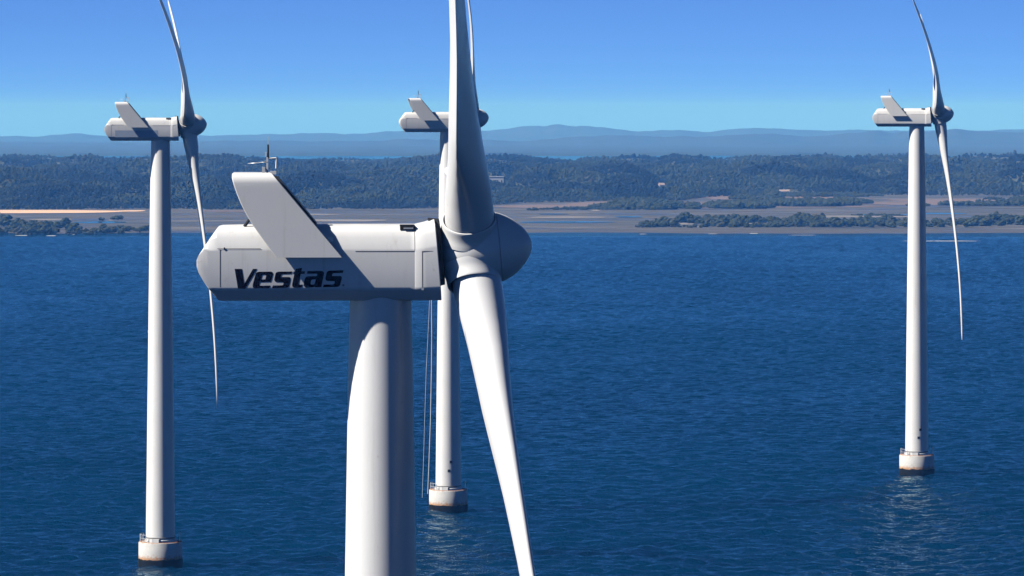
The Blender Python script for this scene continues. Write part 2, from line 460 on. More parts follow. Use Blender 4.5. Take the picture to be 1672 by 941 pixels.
# ------------------------------------------------------------------ trees
def leaf_mat():
    m, n, l, b = new_mat('foliage')
    oi = n.new('ShaderNodeObjectInfo')
    col = ramp(n, l, oi.outputs['Random'], [(0, (.030,.042,.018)), (.5, (.040,.049,.022)), (.85, (.033,.044,.020)), (.96, (.050,.054,.028)), (1, (.064,.060,.036))])
    sp = ramp(n, l, noise(n, l, oi.outputs['Location'], .022, 3, .6), [(.42, (.75,.8,.78)), (.56, (1.2,1.15,1.05))])
    col = mixc(n, l, 1.0, col, sp, 'MULTIPLY')
    at_ = n.new('ShaderNodeAttribute'); at_.attribute_type = 'INSTANCER'; at_.attribute_name = 'plant_tone'
    has = math_(n, l, 'MAXIMUM', at_.outputs['Fac'], math_(n, l, 'MULTIPLY', math_(n, l, 'LESS_THAN', at_.outputs['Fac'], .01), .9))
    cmb = n.new('ShaderNodeCombineColor')
    for k in range(3): l.new(has, cmb.inputs[k])
    col = mixc(n, l, 1.0, col, cmb.outputs[0], 'MULTIPLY')
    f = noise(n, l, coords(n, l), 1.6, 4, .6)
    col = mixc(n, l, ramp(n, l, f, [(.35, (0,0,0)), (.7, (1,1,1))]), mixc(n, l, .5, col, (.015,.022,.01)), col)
    l.new(col, b.inputs['Base Color']); b.inputs['Roughness'].default_value = .8; b.inputs['Specular IOR Level'].default_value = .15
    return m
M_LEAF = leaf_mat()
M_BARK = plain('bark', (.10,.085,.07), .9)
def ico(sub):
    bm = bmesh.new(); bmesh.ops.create_icosphere(bm, subdivisions=sub, radius=1)
    v = np.array([p.co for p in bm.verts]); f = [tuple(x.index for x in q.verts) for q in bm.faces]; bm.free(); return v, f
ICO = ico(2)
def crown_mesh(name, seed, nl, wide, tall, base):
    """one tree or bush of unit crown width: ragged lobes of leaf clumps on short limbs; origin at the ground"""
    r = np.random.default_rng(seed)
    V = []; F = []; MI = []
    def add(v, f, mi):
        k = len(V); V.extend(map(tuple, v)); F.extend(tuple(i+k for i in q) for q in f); MI.extend([mi]*len(f))
    tips = []
    for i in range(nl):
        a = r.uniform(0, 2*math.pi); q = math.sqrt(r.uniform(0, 1)); h = r.uniform(.12, 1) * math.sqrt(max(.05, 1-q*q*.75))
        c = np.array([math.cos(a)*q*wide*.36, math.sin(a)*q*wide*.36, base + h*(tall-base)*.86])
        s = r.uniform(.12, .22)*wide
        v, f = ICO
        w = v * (1 + (r.random((len(v), 1)) - .5)*.42) * np.array([1, 1, .78])
        add(w*s + c, f, 0); tips.append((c, s))
        m = 46
        d = r.normal(size=(m, 3)); d /= np.linalg.norm(d, axis=1)[:, None]; d[:, 2] = np.abs(d[:, 2])*.9 - .1
        p = c + d*s*r.uniform(.95, 1.28, (m, 1))*np.array([1, 1, .8])
        for k in range(m):
            e = r.normal(size=(2, 3)); e /= np.linalg.norm(e, axis=1)[:, None]; z = s*r.uniform(.14, .30)
            add([p[k]-e[0]*z, p[k]-e[1]*z*.6, p[k]+e[0]*z, p[k]+e[1]*z*.6], [(0, 1, 2, 3)], 0)
    mb = MB()
    mb.tube([(0,0,-.08),(.01,0,base*.6),(0,.01,base+(tall-base)*.5)], .035*wide, 6, .015*wide)
    for c, s in tips[:6]: mb.tube([(0,0,base*.7), (c[0]*.6,c[1]*.6,(base*.7+c[2])*.5), tuple(c)], .016*wide, 5, .006*wide)
    add(mb.v, mb.f, 1)
    me = bpy.data.meshes.new(name); me.from_pydata(V, [], F)
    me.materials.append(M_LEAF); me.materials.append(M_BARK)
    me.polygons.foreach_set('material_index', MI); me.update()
    return me
TREES = [crown_mesh('tree', 100+i, 13+i % 4, 1.0, [1.05,.92,1.2,.85,1.0,1.3][i], [.22,.16,.3,.12,.2,.35][i]) for i in range(6)]
BUSHES = [crown_mesh('bush', 200+i, 11+i, 1.0, [.72,.6,.85,.66][i], [.04,.03,.06,.03][i]) for i in range(4)]

def make_stuff(name, pts, scl, rot, idx, meshes, label, cat=None, tone=None):
    col = bpy.data.collections.new(name + '_kinds')
    for i, me in enumerate(meshes):
        col.objects.link(bpy.data.objects.new('%s_kind_%s' % (name, 'abcdefgh'[i]), me))
    me = bpy.data.meshes.new(name)
    me.vertices.add(len(pts)); me.vertices.foreach_set('co', pts.astype(np.float32).ravel())
    def attr(nm, tp, key, val):
        a = me.attributes.new(nm, tp, 'POINT'); a.data.foreach_set(key, val.ravel())
    attr('plant_scale', 'FLOAT_VECTOR', 'vector', scl.astype(np.float32))
    attr('plant_turn', 'FLOAT_VECTOR', 'vector', rot.astype(np.float32))
    attr('plant_kind', 'INT', 'value', idx.astype(np.int32))
    attr('plant_tone', 'FLOAT', 'value', (np.ones(len(pts)) if tone is None else tone).astype(np.float32))
    me.update()
    o = link(name, me)
    g = bpy.data.node_groups.new(name + '_scatter', 'GeometryNodeTree')
    g.interface.new_socket('Geometry', in_out='INPUT', socket_type='NodeSocketGeometry')
    g.interface.new_socket('Geometry', in_out='OUTPUT', socket_type='NodeSocketGeometry')
    n = g.nodes; l = g.links
    gi = n.new('NodeGroupInput'); go = n.new('NodeGroupOutput')
    m2p = n.new('GeometryNodeMeshToPoints'); l.new(gi.outputs[0], m2p.inputs['Mesh'])
    iop = n.new('GeometryNodeInstanceOnPoints'); l.new(m2p.outputs[0], iop.inputs['Points'])
    ci = n.new('GeometryNodeCollectionInfo'); ci.inputs['Collection'].default_value = col
    ci.inputs['Separate Children'].default_value = True; ci.inputs['Reset Children'].default_value = True
    l.new(ci.outputs[0], iop.inputs['Instance']); iop.inputs['Pick Instance'].default_value = True
    for nm, tp, sock in (('plant_scale', 'FLOAT_VECTOR', 'Scale'), ('plant_turn', 'FLOAT_VECTOR', 'Rotation'), ('plant_kind', 'INT', 'Instance Index')):
        a = n.new('GeometryNodeInputNamedAttribute'); a.data_type = tp; a.inputs['Name'].default_value = nm
        if sock == 'Rotation':
            e = n.new('FunctionNodeEulerToRotation'); l.new(a.outputs[0], e.inputs[0]); l.new(e.outputs[0], iop.inputs[sock])
        else: l.new(a.outputs[0], iop.inputs[sock])
    l.new(iop.outputs[0], go.inputs[0])
    md = o.modifiers.new('scatter', 'NODES'); md.node_group = g
    return tag(o, label, cat, kind='stuff')

def forest_points():
    P = []
    for (d0, d1, sp) in [(2860, 3300, 3.7), (3300, 3900, 4.3), (3900, 4700, 5.4), (4700, 5300, 8.5)]:
        w = d1/FPX*836*1.22
        X, Y = np.meshgrid(np.arange(-w, w, sp), np.arange(d0, d1, sp))
        X = X.ravel() + rng.uniform(-.5, .5, X.size)*sp; Y = Y.ravel() + rng.uniform(-.5, .5, Y.size)*sp
        P.append(np.stack([X, Y], 1))
    P = np.concatenate(P)
    X, Y = P[:, 0], P[:, 1]
    e = forest_edge(X, Y)
    dens = fbm(X/55, Y/90, 15)
    keep = (Y > e) & (dens > .20)
    px = pxof(X, Y)
    for (hp, hd, w, _) in HOUSES:
        keep &= ~((np.abs(px-hp) < w*.62) & (Y > hd-170) & (Y < hd+16))
    P = P[keep]; X, Y = P[:, 0], P[:, 1]; e = e[keep]
    z = land_h(X, Y)
    # stands of tall dark trees among lower scrub
    stand = fbm(X/30, Y/80, 19)
    low = sstep(.62, .40, stand) if False else 1 - sstep(.40, .60, stand)
    s = 2.9 + 1.7*sstep(.40, .62, stand)*(.35+.65*rng.random(len(X))) + rng.uniform(-.6, 1.2, len(X))
    s *= 1 - .12*sstep(3900, 4700, Y)
    s *= .55 + .45*sstep(0, 70, Y-e)
    scl = np.stack([s, s, s*(1 + .35*sstep(.5, .7, stand))*rng.uniform(.85, 1.15, len(X))], 1)
    rot = np.stack([s*0, s*0, rng.uniform(0, 6.28, len(X))], 1)
    tone = lumps(X, Y, True)[1] * rng.uniform(.8, 1.2, len(X))
    return np.stack([X, Y, z-.1], 1), scl, rot, rng.integers(0, 6, len(X)), tone
p, s, r, i, tone = forest_points()
#print('forest trees', len(p))
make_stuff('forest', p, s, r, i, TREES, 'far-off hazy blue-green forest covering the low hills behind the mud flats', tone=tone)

def scrub_points():
    P = []
    bands = [(878,1010,342.6,344.2,.5),(960,1145,338.5,344.0,1),(1000,1140,336.8,339,1),(1148,1262,336.5,342.5,1),(1215,1405,333,339,1),(1190,1262,325.2,327.5,.8),(1255,1275,322,325,1.2),
             (1340,1425,331.5,334.5,.9),(1325,1395,325.5,326.7,.5),(1478,1520,336.2,338,.5),(1530,1760,334.8,337.5,.8),(1625,1700,333.4,336,1),(1605,1640,326.5,328,.5),(1655,1720,325,327,.6),
             (182,200,358.7,360,.6),(160,168,361,362,.5),(1240,1440,319,323,.6),(1000,1090,330,333,.8),(1390,1480,353,354.5,.35),(860,880,343.5,345,.4)]
    for (a, b, y0, y1, h) in bands:
        d0, d1 = flat_d(y1), flat_d(y0); dm = (d0+d1)/2
        n = int((b-a)/FPX*dm*(d1-d0)/7.5)+6
        u = rng.uniform(-1, 1, n); w = rng.uniform(-1, 1, n)
        k = np.abs(w) < np.sqrt(1-u*u)*.8+.2
        u, w = u[k], w[k]; n = len(u)
        X = ((a+b)/2 + (b-a)/2*u - 836)/FPX*dm; Y = dm + (d1-d0)/2*w
        k = fbm(X/14, Y/30, 27) > .36
        X, Y, u = X[k], Y[k], u[k]; n = len(X)
        s = (2.4 + rng.uniform(0, 2.4, n))*h*(.6+.5*np.sqrt(1-u*u))*1.25
        P.append(np.stack([X, Y, s], 1))
    P = np.concatenate(P); X, Y, s = P.T
    return np.stack([X, Y, land_h(X, Y)-.05], 1), np.stack([s, s, s*rng.uniform(.8, 1.2, len(s))], 1), np.stack([s*0, s*0, rng.uniform(0, 6.28, len(s))], 1), rng.integers(0, 4, len(s))
p, s, r, i = scrub_points()
#print('scrub', len(p))
make_stuff('marsh_scrub', p, s, r, i, BUSHES, 'low dark scrub in thin bands across the mud flats before the forest')

def bushes(rows, label, group, name='bush'):
    k = 0
    for (a, b, y0, y1, h0, h1, n) in rows:
        for j in range(n):
            px = a + (b-a)*(j + random.uniform(.1, .9))/n
            d = flat_d(random.uniform(y0, y1))
            X = (px-836)/FPX*d
            z = float(land_h(np.array([X]), np.array([d]))[0])
            o = link(name, random.choice(BUSHES if h1 < 7 else TREES))
            h = random.uniform(h0, h1)*1.06
            o.location = (X, d, z-.1); o.scale = (h*1.25, h*1.25, h*random.uniform(1.05, 1.45)); o.rotation_euler = (0, 0, random.uniform(0, 6.28))
            tag(o, label, 'bush', group); k += 1
    return k
bushes([(1037,1060,373.5,374.5,1.6,2.6,5),(1048,1105,371,374,3.4,5.0,16),(1075,1102,369,373,4.5,5.6,6),(1105,1180,362,367,3.6,5.4,20),(1110,1140,363,366,5.2,6.4,5),(1108,1160,373,374.5,1.6,2.6,8),
        (1150,1215,368,374,4.2,5.8,20),(1180,1262,362,366,3.5,5.0,16),(1215,1262,373,374.5,2.2,3.4,10),(1258,1300,369,374,3.8,5.4,14),(1290,1345,362,368,4.2,6.3,16),
        (1300,1372,370,374,4.0,5.8,18),(1340,1440,369,374,4.4,6.0,22),(1400,1480,364,370,3.8,5.2,16),(1430,1540,370,374,3.6,5.2,20),(1530,1600,366,374,3.6,5.2,16),(1580,1672,361,372,4.4,6.4,24),(1672,1800,362,373,4,6.2,18)],
       'grey-green bush in the long thicket on the shore behind the smallest turbine', 'bushes of the long shore thicket')
bushes([(-60,16,369,376,6.2,8.4,8),(-10,60,379,383,3.6,5.2,12),(20,62,371,379,4.2,6.0,12),(50,90,376,383,4.0,5.6,14),(80,128,372,381,4.0,5.6,13),(110,170,380,383,2.4,3.8,13),
        (165,208,377,381,3.4,4.8,10),(195,250,377,380,2.4,3.6,10),(-120,0,376,383,4,6,9)],
       'dark green bush in the short shore thicket beside the turbine with the patched nacelle', 'bushes of the short shore thicket')

# ------------------------------------------------------------------ houses among the trees
M_WALL = plain('white_render', (.34,.34,.34), .8, var=.1)
M_ROOF = plain('grey_roof', (.30,.285,.27), .8, var=.15)
M_CLAY = plain('pale_pink_roof', (.22,.17,.145), .8, var=.15)
M_GLASS = plain('window_glass', (.04,.05,.06), .15, .5)
def house(px, d, w, dep, h, pitch, roofmat, label, nwin, yaw=0.0, sink=0.0):
    X = (px-836)/FPX*d
    z = float(land_h(np.array([X]), np.array([d]))[0])
    t = link('house', None); t.location = (X, d, z); t.rotation_euler = (0, 0, yaw)
    tag(t, label, 'house')
    MB().box((-w/2, -dep/2, -1), (w/2, dep/2, h)).build('wall', M_WALL, t)
    if pitch:
        e = .5
        MB().add([(-w/2-e,-dep/2-e,h+.003),(w/2+e,-dep/2-e,h+.003),(w/2+e,dep/2+e,h+.003),(-w/2-e,dep/2+e,h+.003),(-w/2-e,0,h+pitch),(w/2+e,0,h+pitch)],
                 [(0,3,2,1),(0,1,5,4),(2,3,4,5),(0,4,3),(1,2,5)]).build('roof', roofmat, t, ang=20)
    else:
        MB().box((-w/2-.35, -dep/2-.35, h+.003), (w/2+.35, dep/2+.35, h+.5)).build('roof', roofmat, t)
        b = MB().box((-w/2+.2, -dep/2+.2, h+.503), (-w/2+3.2, dep/2-.4, h+2.0)); b.build('stair_tower', M_WALL, t)
    for k in range(nwin):
        x = -w/2 + w*(k+.5)/nwin
        f = MB().box((x-.75, -dep/2-.05, h*.42), (x+.75, -dep/2-.003, h*.75)).build('window', M_WALL, t)
        MB().box((x-.62, -dep/2-.07, h*.45), (x+.62, -dep/2-.053, h*.72)).build('pane', M_GLASS, f)
    return t
house(806, 3640, 17.0, 9, 9.5, 0, M_WALL, 'wide flat-roofed white house among the forest trees behind the big spinner', 5)
house(1080, 3560, 3.8, 5, 5.0, 1.8, M_CLAY, 'tiny pale-roofed house alone in the forest right above the far end of the shore bushes', 2, R(12))
house(1281, 3412, 7.5, 6, 2.6, 1.4, M_CLAY, 'low pinkish cottage at the forest foot above the mud flats', 3, R(-8))

# ------------------------------------------------------------------ wind turbines
def tower_mesh(h):
    rb, rt = 2.03, 1.30
    prof = [(0, rb+.16), (.30, rb+.16), (.34, rb+.02), (.36, rb)]
    for i in range(1, 40):
        t = i/39; prof.append((.36 + (h-.36+.3)*t, rt + (rb-rt)*((1-t)**.82)))
    return MB().lathe(prof, 72).mesh('tower')

def nac_ring(x, zb, zt, w, shear=0.0):
    k = (zt-zb)/3.2
    half = [(w-.58,0),(w-.44,.03),(w-.07,.42),(w-.015,.50),(w,.60),(w,1.4),(w,2.12),(w-.012,2.22),(w-.20,2.70),(w-.30,2.90),(w-.46,3.04),(w-.70,3.14),(w-1.05,3.2)]
    half = [(max(y, .05), z) for y, z in half]
    pts = half + [(0, 3.23)] + [(-y, z) for y, z in reversed(half)]
    return [(x - shear*z, y, zb + z*k) for y, z in pts]
def rear_ring(x, zb, zt, w):
    return [(x, y, min(max(z, zb), zt)) for _, y, z in nac_ring(0, 0, 3.19, w)]
NAC = [(-7.80,1.50,1.74,1.60),(-7.785,1.42,1.80,1.632),(-7.72,1.20,1.95,1.645),(-7.48,.79,2.31,1.65),(-7.30,.53,2.58,1.65),(-6.97,.12,3.05,1.65),(-6.90,.03,3.13,1.65),(-6.74,0,3.18,1.65),(-6.40,0,3.20,1.65)]
def nacelle_mesh():
    rings = [rear_ring(*a) for a in NAC]
    for x in (-5, -3, -1, 1.2): rings.append(nac_ring(x, 0, 3.2, 1.65))
    rings.append(nac_ring(1.42, 0, 3.2, 1.65)); rings.append(nac_ring(1.45, 0, 3.2, 1.667)); rings.append(nac_ring(1.95, 0, 3.30, 1.68, .02))
    rings.append(nac_ring(2.54, 0, 3.42, 1.69, .088)); rings.append(nac_ring(2.57, .02, 3.40, 1.66, .088))
    return MB().loft(rings).mesh('nacelle', 28)

def fin_mesh():
    zt, zb, hw, rc, th = 5.42, 1.86, 2.02, .42, .11
    path = [(-hw, zb)]
    for z in np.linspace(zb+.25, zt-rc, 14): path.append((-hw, float(z)))
    for a in np.linspace(0, 90, 8)[1:]: path.append((-hw+rc-rc*math.cos(R(a)), zt-rc+rc*math.sin(R(a))))
    full = path + [(0, zt)] + [(-y, z) for y, z in reversed(path)]
    def xr(z): return float(np.interp(z, [1.86,3.25,3.7,4.16,4.69,5.05,5.25,5.42], [-4.45,-5.45,-5.72,-5.95,-6.16,-6.27,-6.31,-6.31]))
    def xf(z): return float(np.interp(z, [1.86,5.1,5.3,5.42], [-1.65,-4.36,-4.52,-4.62]))
    rings = []
    N = len(full)
    for i, (y, z) in enumerate(full):
        y0, z0 = full[max(i-1, 0)]; y1, z1 = full[min(i+1, N-1)]
        t = Vector((y1-y0, z1-z0)).normalized(); nrm = Vector((-t.y, t.x))   # outward on the way round
        if i == 0 or i == N-1: nrm = Vector((-1 if y < 0 else 1, 0))
        iy, iz = y - nrm.x*th, z - nrm.y*th
        a, b = xr(z), xf(z); e = .03
        rings.append([(a+e, y, z), (b-e, y, z), (b, y-nrm.x*e, z-nrm.y*e), (b, iy+nrm.x*e, iz+nrm.y*e), (b-e, iy, iz), (a+e, iy, iz), (a, iy+nrm.x*e, iz+nrm.y*e), (a, y-nrm.x*e, z-nrm.y*e)])
    return MB().loft(rings).mesh('cooling_fin', 30)
def radiator_mesh():
    f = lambda z: float(np.interp(z, [1.86,5.1,5.3], [-1.65,-4.36,-4.52]))
    mb = MB(); rings = []
    for z in np.linspace(3.27, 5.26, 8):
        w = 1.66 if z < 5.0 else 1.66 - (z-5.0)*.5
        rings.append([(f(z)-.30, -w, z), (f(z)+.11, -w, z), (f(z)+.11, w, z), (f(z)-.30, w, z)])
    return mb.loft(rings).mesh('radiator', 20)

LOGO = [
 [[(93,97),(190,97),(222,300),(340,97),(393,97),(235,365),(138,365)]],
 [[(420,136),(585,134),(600,140),(607,152),(608,168),(582,272),(440,275),(430,283),(425,300),(427,318),(437,325),(572,322),(562,358),(368,362),(350,356),(339,343),(336,325),(338,305),(372,175),(380,157),(395,142)],
  [(462,184),(470,176),(480,174),(510,175),(518,181),(518,192),(508,238),(447,240)]],
 [[(868,133),(858,165),(738,167),(726,174),(719,188),(717,200),(722,208),(828,208),(841,213),(847,226),(845,245),(826,325),(820,338),(806,349),(785,355),(595,357),(608,322),(733,320),(745,313),(752,298),(753,284),(746,276),(658,274),(642,269),(632,257),(627,238),(643,165),(649,152),(662,141),(690,135)]],
 [[(920,97),(1003,85),(993,130),(1044,130),(1036,164),(985,164),(957,288),(957,301),(962,309),(972,312),(1008,310),(998,348),(908,352),(887,348),(873,336),(868,320),(870,295),(898,166),(880,166),(888,132),(905,131),(912,124)]],
 [[(1075,127),(1262,125),(1281,129),(1294,141),(1299,160),(1262,345),(1170,347),(1174,335),(1150,348),(1060,350),(1042,345),(1029,331),(1024,312),(1030,270),(1040,234),(1050,215),(1065,203),(1087,198),(1188,198),(1200,194),(1206,184),(1207,172),(1200,163),(1068,163)],
  [(1137,243),(1188,240),(1174,298),(1168,307),(1158,311),(1130,311),(1119,305),(1117,294),(1122,265),(1128,250)]],
 [[(1563,118),(1553,153),(1428,157),(1416,163),(1409,176),(1406,188),(1411,195),(1518,195),(1532,200),(1539,213),(1538,232),(1518,310),(1511,324),(1497,336),(1475,343),(1283,346),(1297,311),(1423,309),(1435,302),(1443,287),(1444,272),(1437,264),(1348,263),(1332,257),(1322,245),(1317,226),(1333,155),(1339,142),(1353,129),(1380,122)]],
]
def lettering_mesh():
    cu = bpy.data.curves.new('lettering', 'CURVE'); cu.dimensions = '2D'; cu.fill_mode = 'BOTH'; cu.extrude = .004
    for g in LOGO:
        for poly in g:
            s = cu.splines.new('POLY'); s.points.add(len(poly)-1); s.use_cyclic_u = True
            for k, (zx, zy) in enumerate(poly):
                s.points[k].co = ((370+zx/8.36-618)/38.2, (489-(425+zy/8.36))/38.2, 0, 1)
    o = bpy.data.objects.new('lettering_outline', cu); COL.objects.link(o)
    bpy.context.view_layer.update()
    me = bpy.data.meshes.new_from_object(o.evaluated_get(bpy.context.evaluated_depsgraph_get()))
    bpy.data.objects.remove(o); me.name = 'lettering'
    me.transform(Matrix.Translation((0, -1.656, 0)) @ Matrix.Rotation(R(90), 4, 'X'))
    me.materials.clear(); me.materials.append(M_INK)
    return me

# rotor: x along the shaft (towards the nose), blade along +z, leading edge towards +y
RP = [1.2,2.2,3.0,4.0,5.0,6.0,7.0,8.0,9.5,11,12.5,14,16,18,20,22,24,26,28,30,32,34,36,37.5,38.6,39.4,39.8]
def interp(t, r): return float(np.interp(r, [a for a, b in t], [b for a, b in t]))
CH = [(1.2,2.12),(2.8,2.08),(4,2.35),(5.5,2.85),(7,3.10),(8.5,3.08),(11,2.80),(14,2.45),(22,1.75),(30,1.20),(36,.78),(38.6,.5),(39.4,.32),(39.8,.08)]
TH = [(1.2,2.12),(2.6,2.06),(4,1.74),(5.5,1.36),(7,1.10),(8.5,.88),(11,.66),(14,.54),(22,.40),(30,.34),(36,.30),(39,.22),(39.8,.06)]
TW = [(1.5,17),(5,17),(8,13),(11,9.5),(14,7),(22,4),(30,3),(40,2)]
def blade_mesh(cone, kflap, r0=7.0, p=2.6):
    rings = []; n = 36
    for r in RP:
        c, t, b = interp(CH, r), interp(TH, r), R(interp(TW, r))
        k = float(sstep(2.6, 8.0, np.array(r)))
        pts = []
        for j in range(n):
            a = 2*math.pi*j/n
            cx, cyy = math.cos(a)*.5*c, math.sin(a)*.5*t                     # ellipse or circle
            # airfoil: u from 0 (leading) to 1 (trailing)
            u = .5*(1-math.cos(a)); sgn = 1 if math.sin(a) >= 0 else -1
            th = 5*(.2969*math.sqrt(u) - .126*u - .3516*u*u + .2843*u**3 - .1030*u**4)*t
            cam_ = .035*c*4*u*(1-u)
            ax, ay = (.30-u)*c + .06*c*0, sgn*th*1.0 + (-cam_)
            x_ = cx*(1-k) + ax*k; y_ = cyy*(1-k) + ay*k
            # x_ : along chord (+ = leading edge), y_: + = pressure side (towards the nose)
            X = math.sin(b)*x_ + math.cos(b)*y_
            Y = math.cos(b)*x_ - math.sin(b)*y_
            q = max(0, (r-r0)/(40-r0))
            X += cone*r - kflap*q**p
            pts.append((X, Y, r))
        rings.append(pts)
    return MB().loft(rings).mesh('blade', 60)

def hub_mesh():
    prof = []
    for a in np.linspace(-74, 0, 18): prof.append((.2+1.66*math.sin(R(a)), 1.62*math.cos(R(a))))
    f = lambda x: 1.62*max(0, 1-((x-.4)/2.23)**2)**.6 if x > .4 else 1.62
    for x in (.4,.6,.8,1.0,1.14): prof.append((x, f(x)))
    prof += [(1.165, f(1.165)-.005),(1.18, f(1.18)-.03)]
    return MB().lathe(prof, 80, 'x').mesh('hub', 25)
def nose_mesh():
    f = lambda x: 1.62*max(0, 1-((x-.4)/2.23)**2)**.6
    prof = [(1.183, f(1.183)-.028),(1.20, f(1.20)-.004)]
    for a in np.linspace(math.asin(.8/2.23), R(88.5), 26)[1:]: prof.append((.4+2.23*math.sin(a), 1.62*math.cos(a)**1.2))
    return MB().lathe(prof, 80, 'x').mesh('nose_cone', 40)
def collar_mesh():
    prof = [(.86,1.33),(.95,1.30),(1.05,1.262),(1.14,1.226),(1.26,1.197),(1.40,1.178),(1.54,1.17),(1.60,1.165),(1.635,1.15),(1.64,1.12),(1.63,1.09),(1.50,1.08),(1.3,1.05)]
    return MB().lathe(prof, 72, 'z', caps=False).mesh('blade_collar', 50)

ME = dict(nacelle=nacelle_mesh(), fin=fin_mesh(), rad=radiator_mesh(), hub=hub_mesh(), nose=nose_mesh(), collar=collar_mesh(), up=blade_mesh(.016, 3.3), near_up=blade_mesh(.018, 3.8, 12, 1.4), far_up=blade_mesh(.012, 1.8, 12, 1.5), near_down=blade_mesh(.068, 2.4), down=blade_mesh(.058, 1.9))
FH = 3.5          # top of the concrete base
TILT = 5.2

def turbine(px, base_d, nac_z, yaw, azimuths, label, detail, patch=False, letters=False, vents=False, cable=False):
    t = link('wind_turbine', None)
    t.location = ((px-836)/FPX*base_d, base_d, 0); t.rotation_euler = (0, 0, R(yaw))
    tag(t, label, 'wind turbine', 'offshore wind turbines')
    UN = Matrix.Rotation(R(-yaw), 4, 'Z')       # fittings at the foot do not turn with the nacelle
    # ---- foundation
    f = MB().lathe([(.2,3.06),(1.25,3.06),(3.38,3.05),(3.46,3.02),(FH,2.95),(FH,.5)], 64).build('foundation', M_CONC, t)
    gm = MB().lathe([(-2.0,3.02),(-.1,3.10),(.55,3.12),(.95,3.11),(1.12,3.085),(1.16,3.063)], 96, caps=False)
    for p in gm.v:
        if p.z > .9: p.z += .35*(float(fbm(np.array([p.x*2.2+px]), np.array([p.y*2.2]), 91, 4)[0]) - .5) * (1 if p.z > 1.05 else .7)
    gm.build('marine_growth', M_GROWTH, f)
    rl = MB()
    angs = [R(a) for a in range(150, 231, 16)]
    P = [(2.86*math.cos(a), 2.86*math.sin(a)) for a in angs]
    for x, y in P: rl.tube([(x, y, FH-.02), (x, y, FH+1.05)], .04, 6)
    for z in (.55, 1.05): rl.tube([(x, y, FH+z) for x, y in P], .035, 6)
    rl.build('railing', M_STEEL, f, UN)
    b = MB().tube([(2.75, -.7, FH), (2.75, -.7, FH+1.1)], .06, 8); b.lathe([(FH+1.1,.12),(FH+1.3,.13),(FH+1.38,.05)], 12)
    for i in range(-36, 0): b.v[i] += Vector((2.75, -.7, 0))
    b.build('beacon', M_STEEL, f, UN)
    MB().lathe([(FH+.003,2.95),(FH+.05,2.95),(FH+.05,2.70),(FH+.003,2.70)], 64, caps=False).build('rim_strip', M_RUST, f)
    # ---- tower
    th = nac_z - FH
    tw = link('tower', tower_mesh(th), t, M_TOWER, Matrix.Translation((0, 0, FH)))
    MB().lathe([(.50,2.02),(.53,2.07),(.66,2.07),(.69,2.02)], 64, caps=False).build('flange', M_SEAM, tw)
    d = MB()
    a0 = R(236); ux = Vector((math.cos(a0), math.sin(a0), 0)); vx = Vector((-math.sin(a0), math.cos(a0), 0))
    def onto(mb, a, z0, z1, w, out, rad):
        ux = Vector((math.cos(a), math.sin(a), 0)); vx = Vector((-math.sin(a), math.cos(a), 0))
        V = [ux*(rad+o_) + vx*w_ + Vector((0,0,z_)) for z_ in (z0, z1) for (o_, w_) in ((-.15,-w/2),(out,-w/2),(out,w/2),(-.15,w/2))]
        return mb.add(V, [(0,1,2,3),(7,6,5,4),(0,4,5,1),(1,5,6,2),(2,6,7,3),(3,7,4,0)])
    for (ang, w_) in ((238, .8), (258, 1.0)): onto(MB(), R(ang), .03, .50, w_, .42, 2.10).build('locker', M_WHITE, f, UN @ Matrix.Translation((0, 0, FH)))
    if vents:
        for (a, z) in ((R(283), 4.3), (R(274), 2.9)):
            onto(MB(), a, z, z+.42, .42, .10, 1.92).build('vent', M_DARK, tw, UN)
    if cable:
        MB().tube([(-2.02, -.25, .4), (-1.98, -.25, 4.2), (-1.93, -.25, 8.0)], .07, 6).build('cable_duct', M_SEAM, tw, UN)
        onto(MB(), R(185), 29.2, 29.55, .25, .16, 1.60).build('tower_light', M_WHITE, tw, UN)
    # ---- nacelle
    N = Matrix.Translation((0, 0, nac_z))
    n = link('nacelle', ME['nacelle'], t, M_SHELL, N)
    sm = MB()
    def strip(x0, x1, z0, z1, y=-1.652, th=.006): sm.box((x0, y-th, z0), (x1, y, z1))
    strip(-6.93, -5.10, 2.215, 2.24); strip(-6.83, -6.805, .62, 2.2); strip(-1.10, 1.40, 2.10, 2.122); strip(1.72, 1.75, .55, 2.10, -1.675); strip(1.72, 2.2, 2.10, 2.12, -1.682)
    sm.build('panel_seam', M_SEAM, n, ang=None)
    s2 = MB()
    for (x0, x1) in ((1.405, 1.44),):
        rg = [[(x, y*1.004, z*1.002+.002) for (xx, y, z) in nac_ring(0, 0, 3.2, 1.652) if z > 1.9 and y < -.2] for x in (x0, x1)]
        m_ = len(rg[0]); s2.add(rg[0]+rg[1], [(k, k+1, m_+k+1, m_+k) for k in range(m_-1)])
    s2.build('hood_seam', M_SEAM, n, ang=None)
    MB().box((-2.30, -1.62, 2.50), (-2.05, -1.50, 2.72)).build('lifting_lug', M_STEEL, n)
    MB().box((-6.66, -1.67, 2.19), (-6.60, -1.652, 2.28)).build('latch', M_DARK, n)
    MB().box((1.70, -1.70, .46), (1.80, -1.66, .56)).build('grab_handle', M_STEEL, n)
    h = MB().box((.80, -1.30, 3.0), (1.40, -.72, 3.222))
    h.build('roof_hatch', M_DARK, n)  # raised box whose near-black colour stands in for the recess's shade
    MB().box((.95, -1.36, 3.04), (1.36, -1.305, 3.10)).build('hatch_hinge', M_STEEL, n)
    MB().tube([(-5.80,-.9,3.14),(-5.62,-.9,3.40),(-5.42,-.9,3.56),(-5.2,-.9,3.60)], .07, 8).build('roof_strut', M_DARK, n)
    MB().lathe([(-.05,1.50),(.42,1.42)], 48, 'x').build('shaft_ring', M_DARK, n, Matrix.Translation((2.2, 0, 2.0)) @ Matrix.Rotation(R(-TILT), 4, 'Y'))
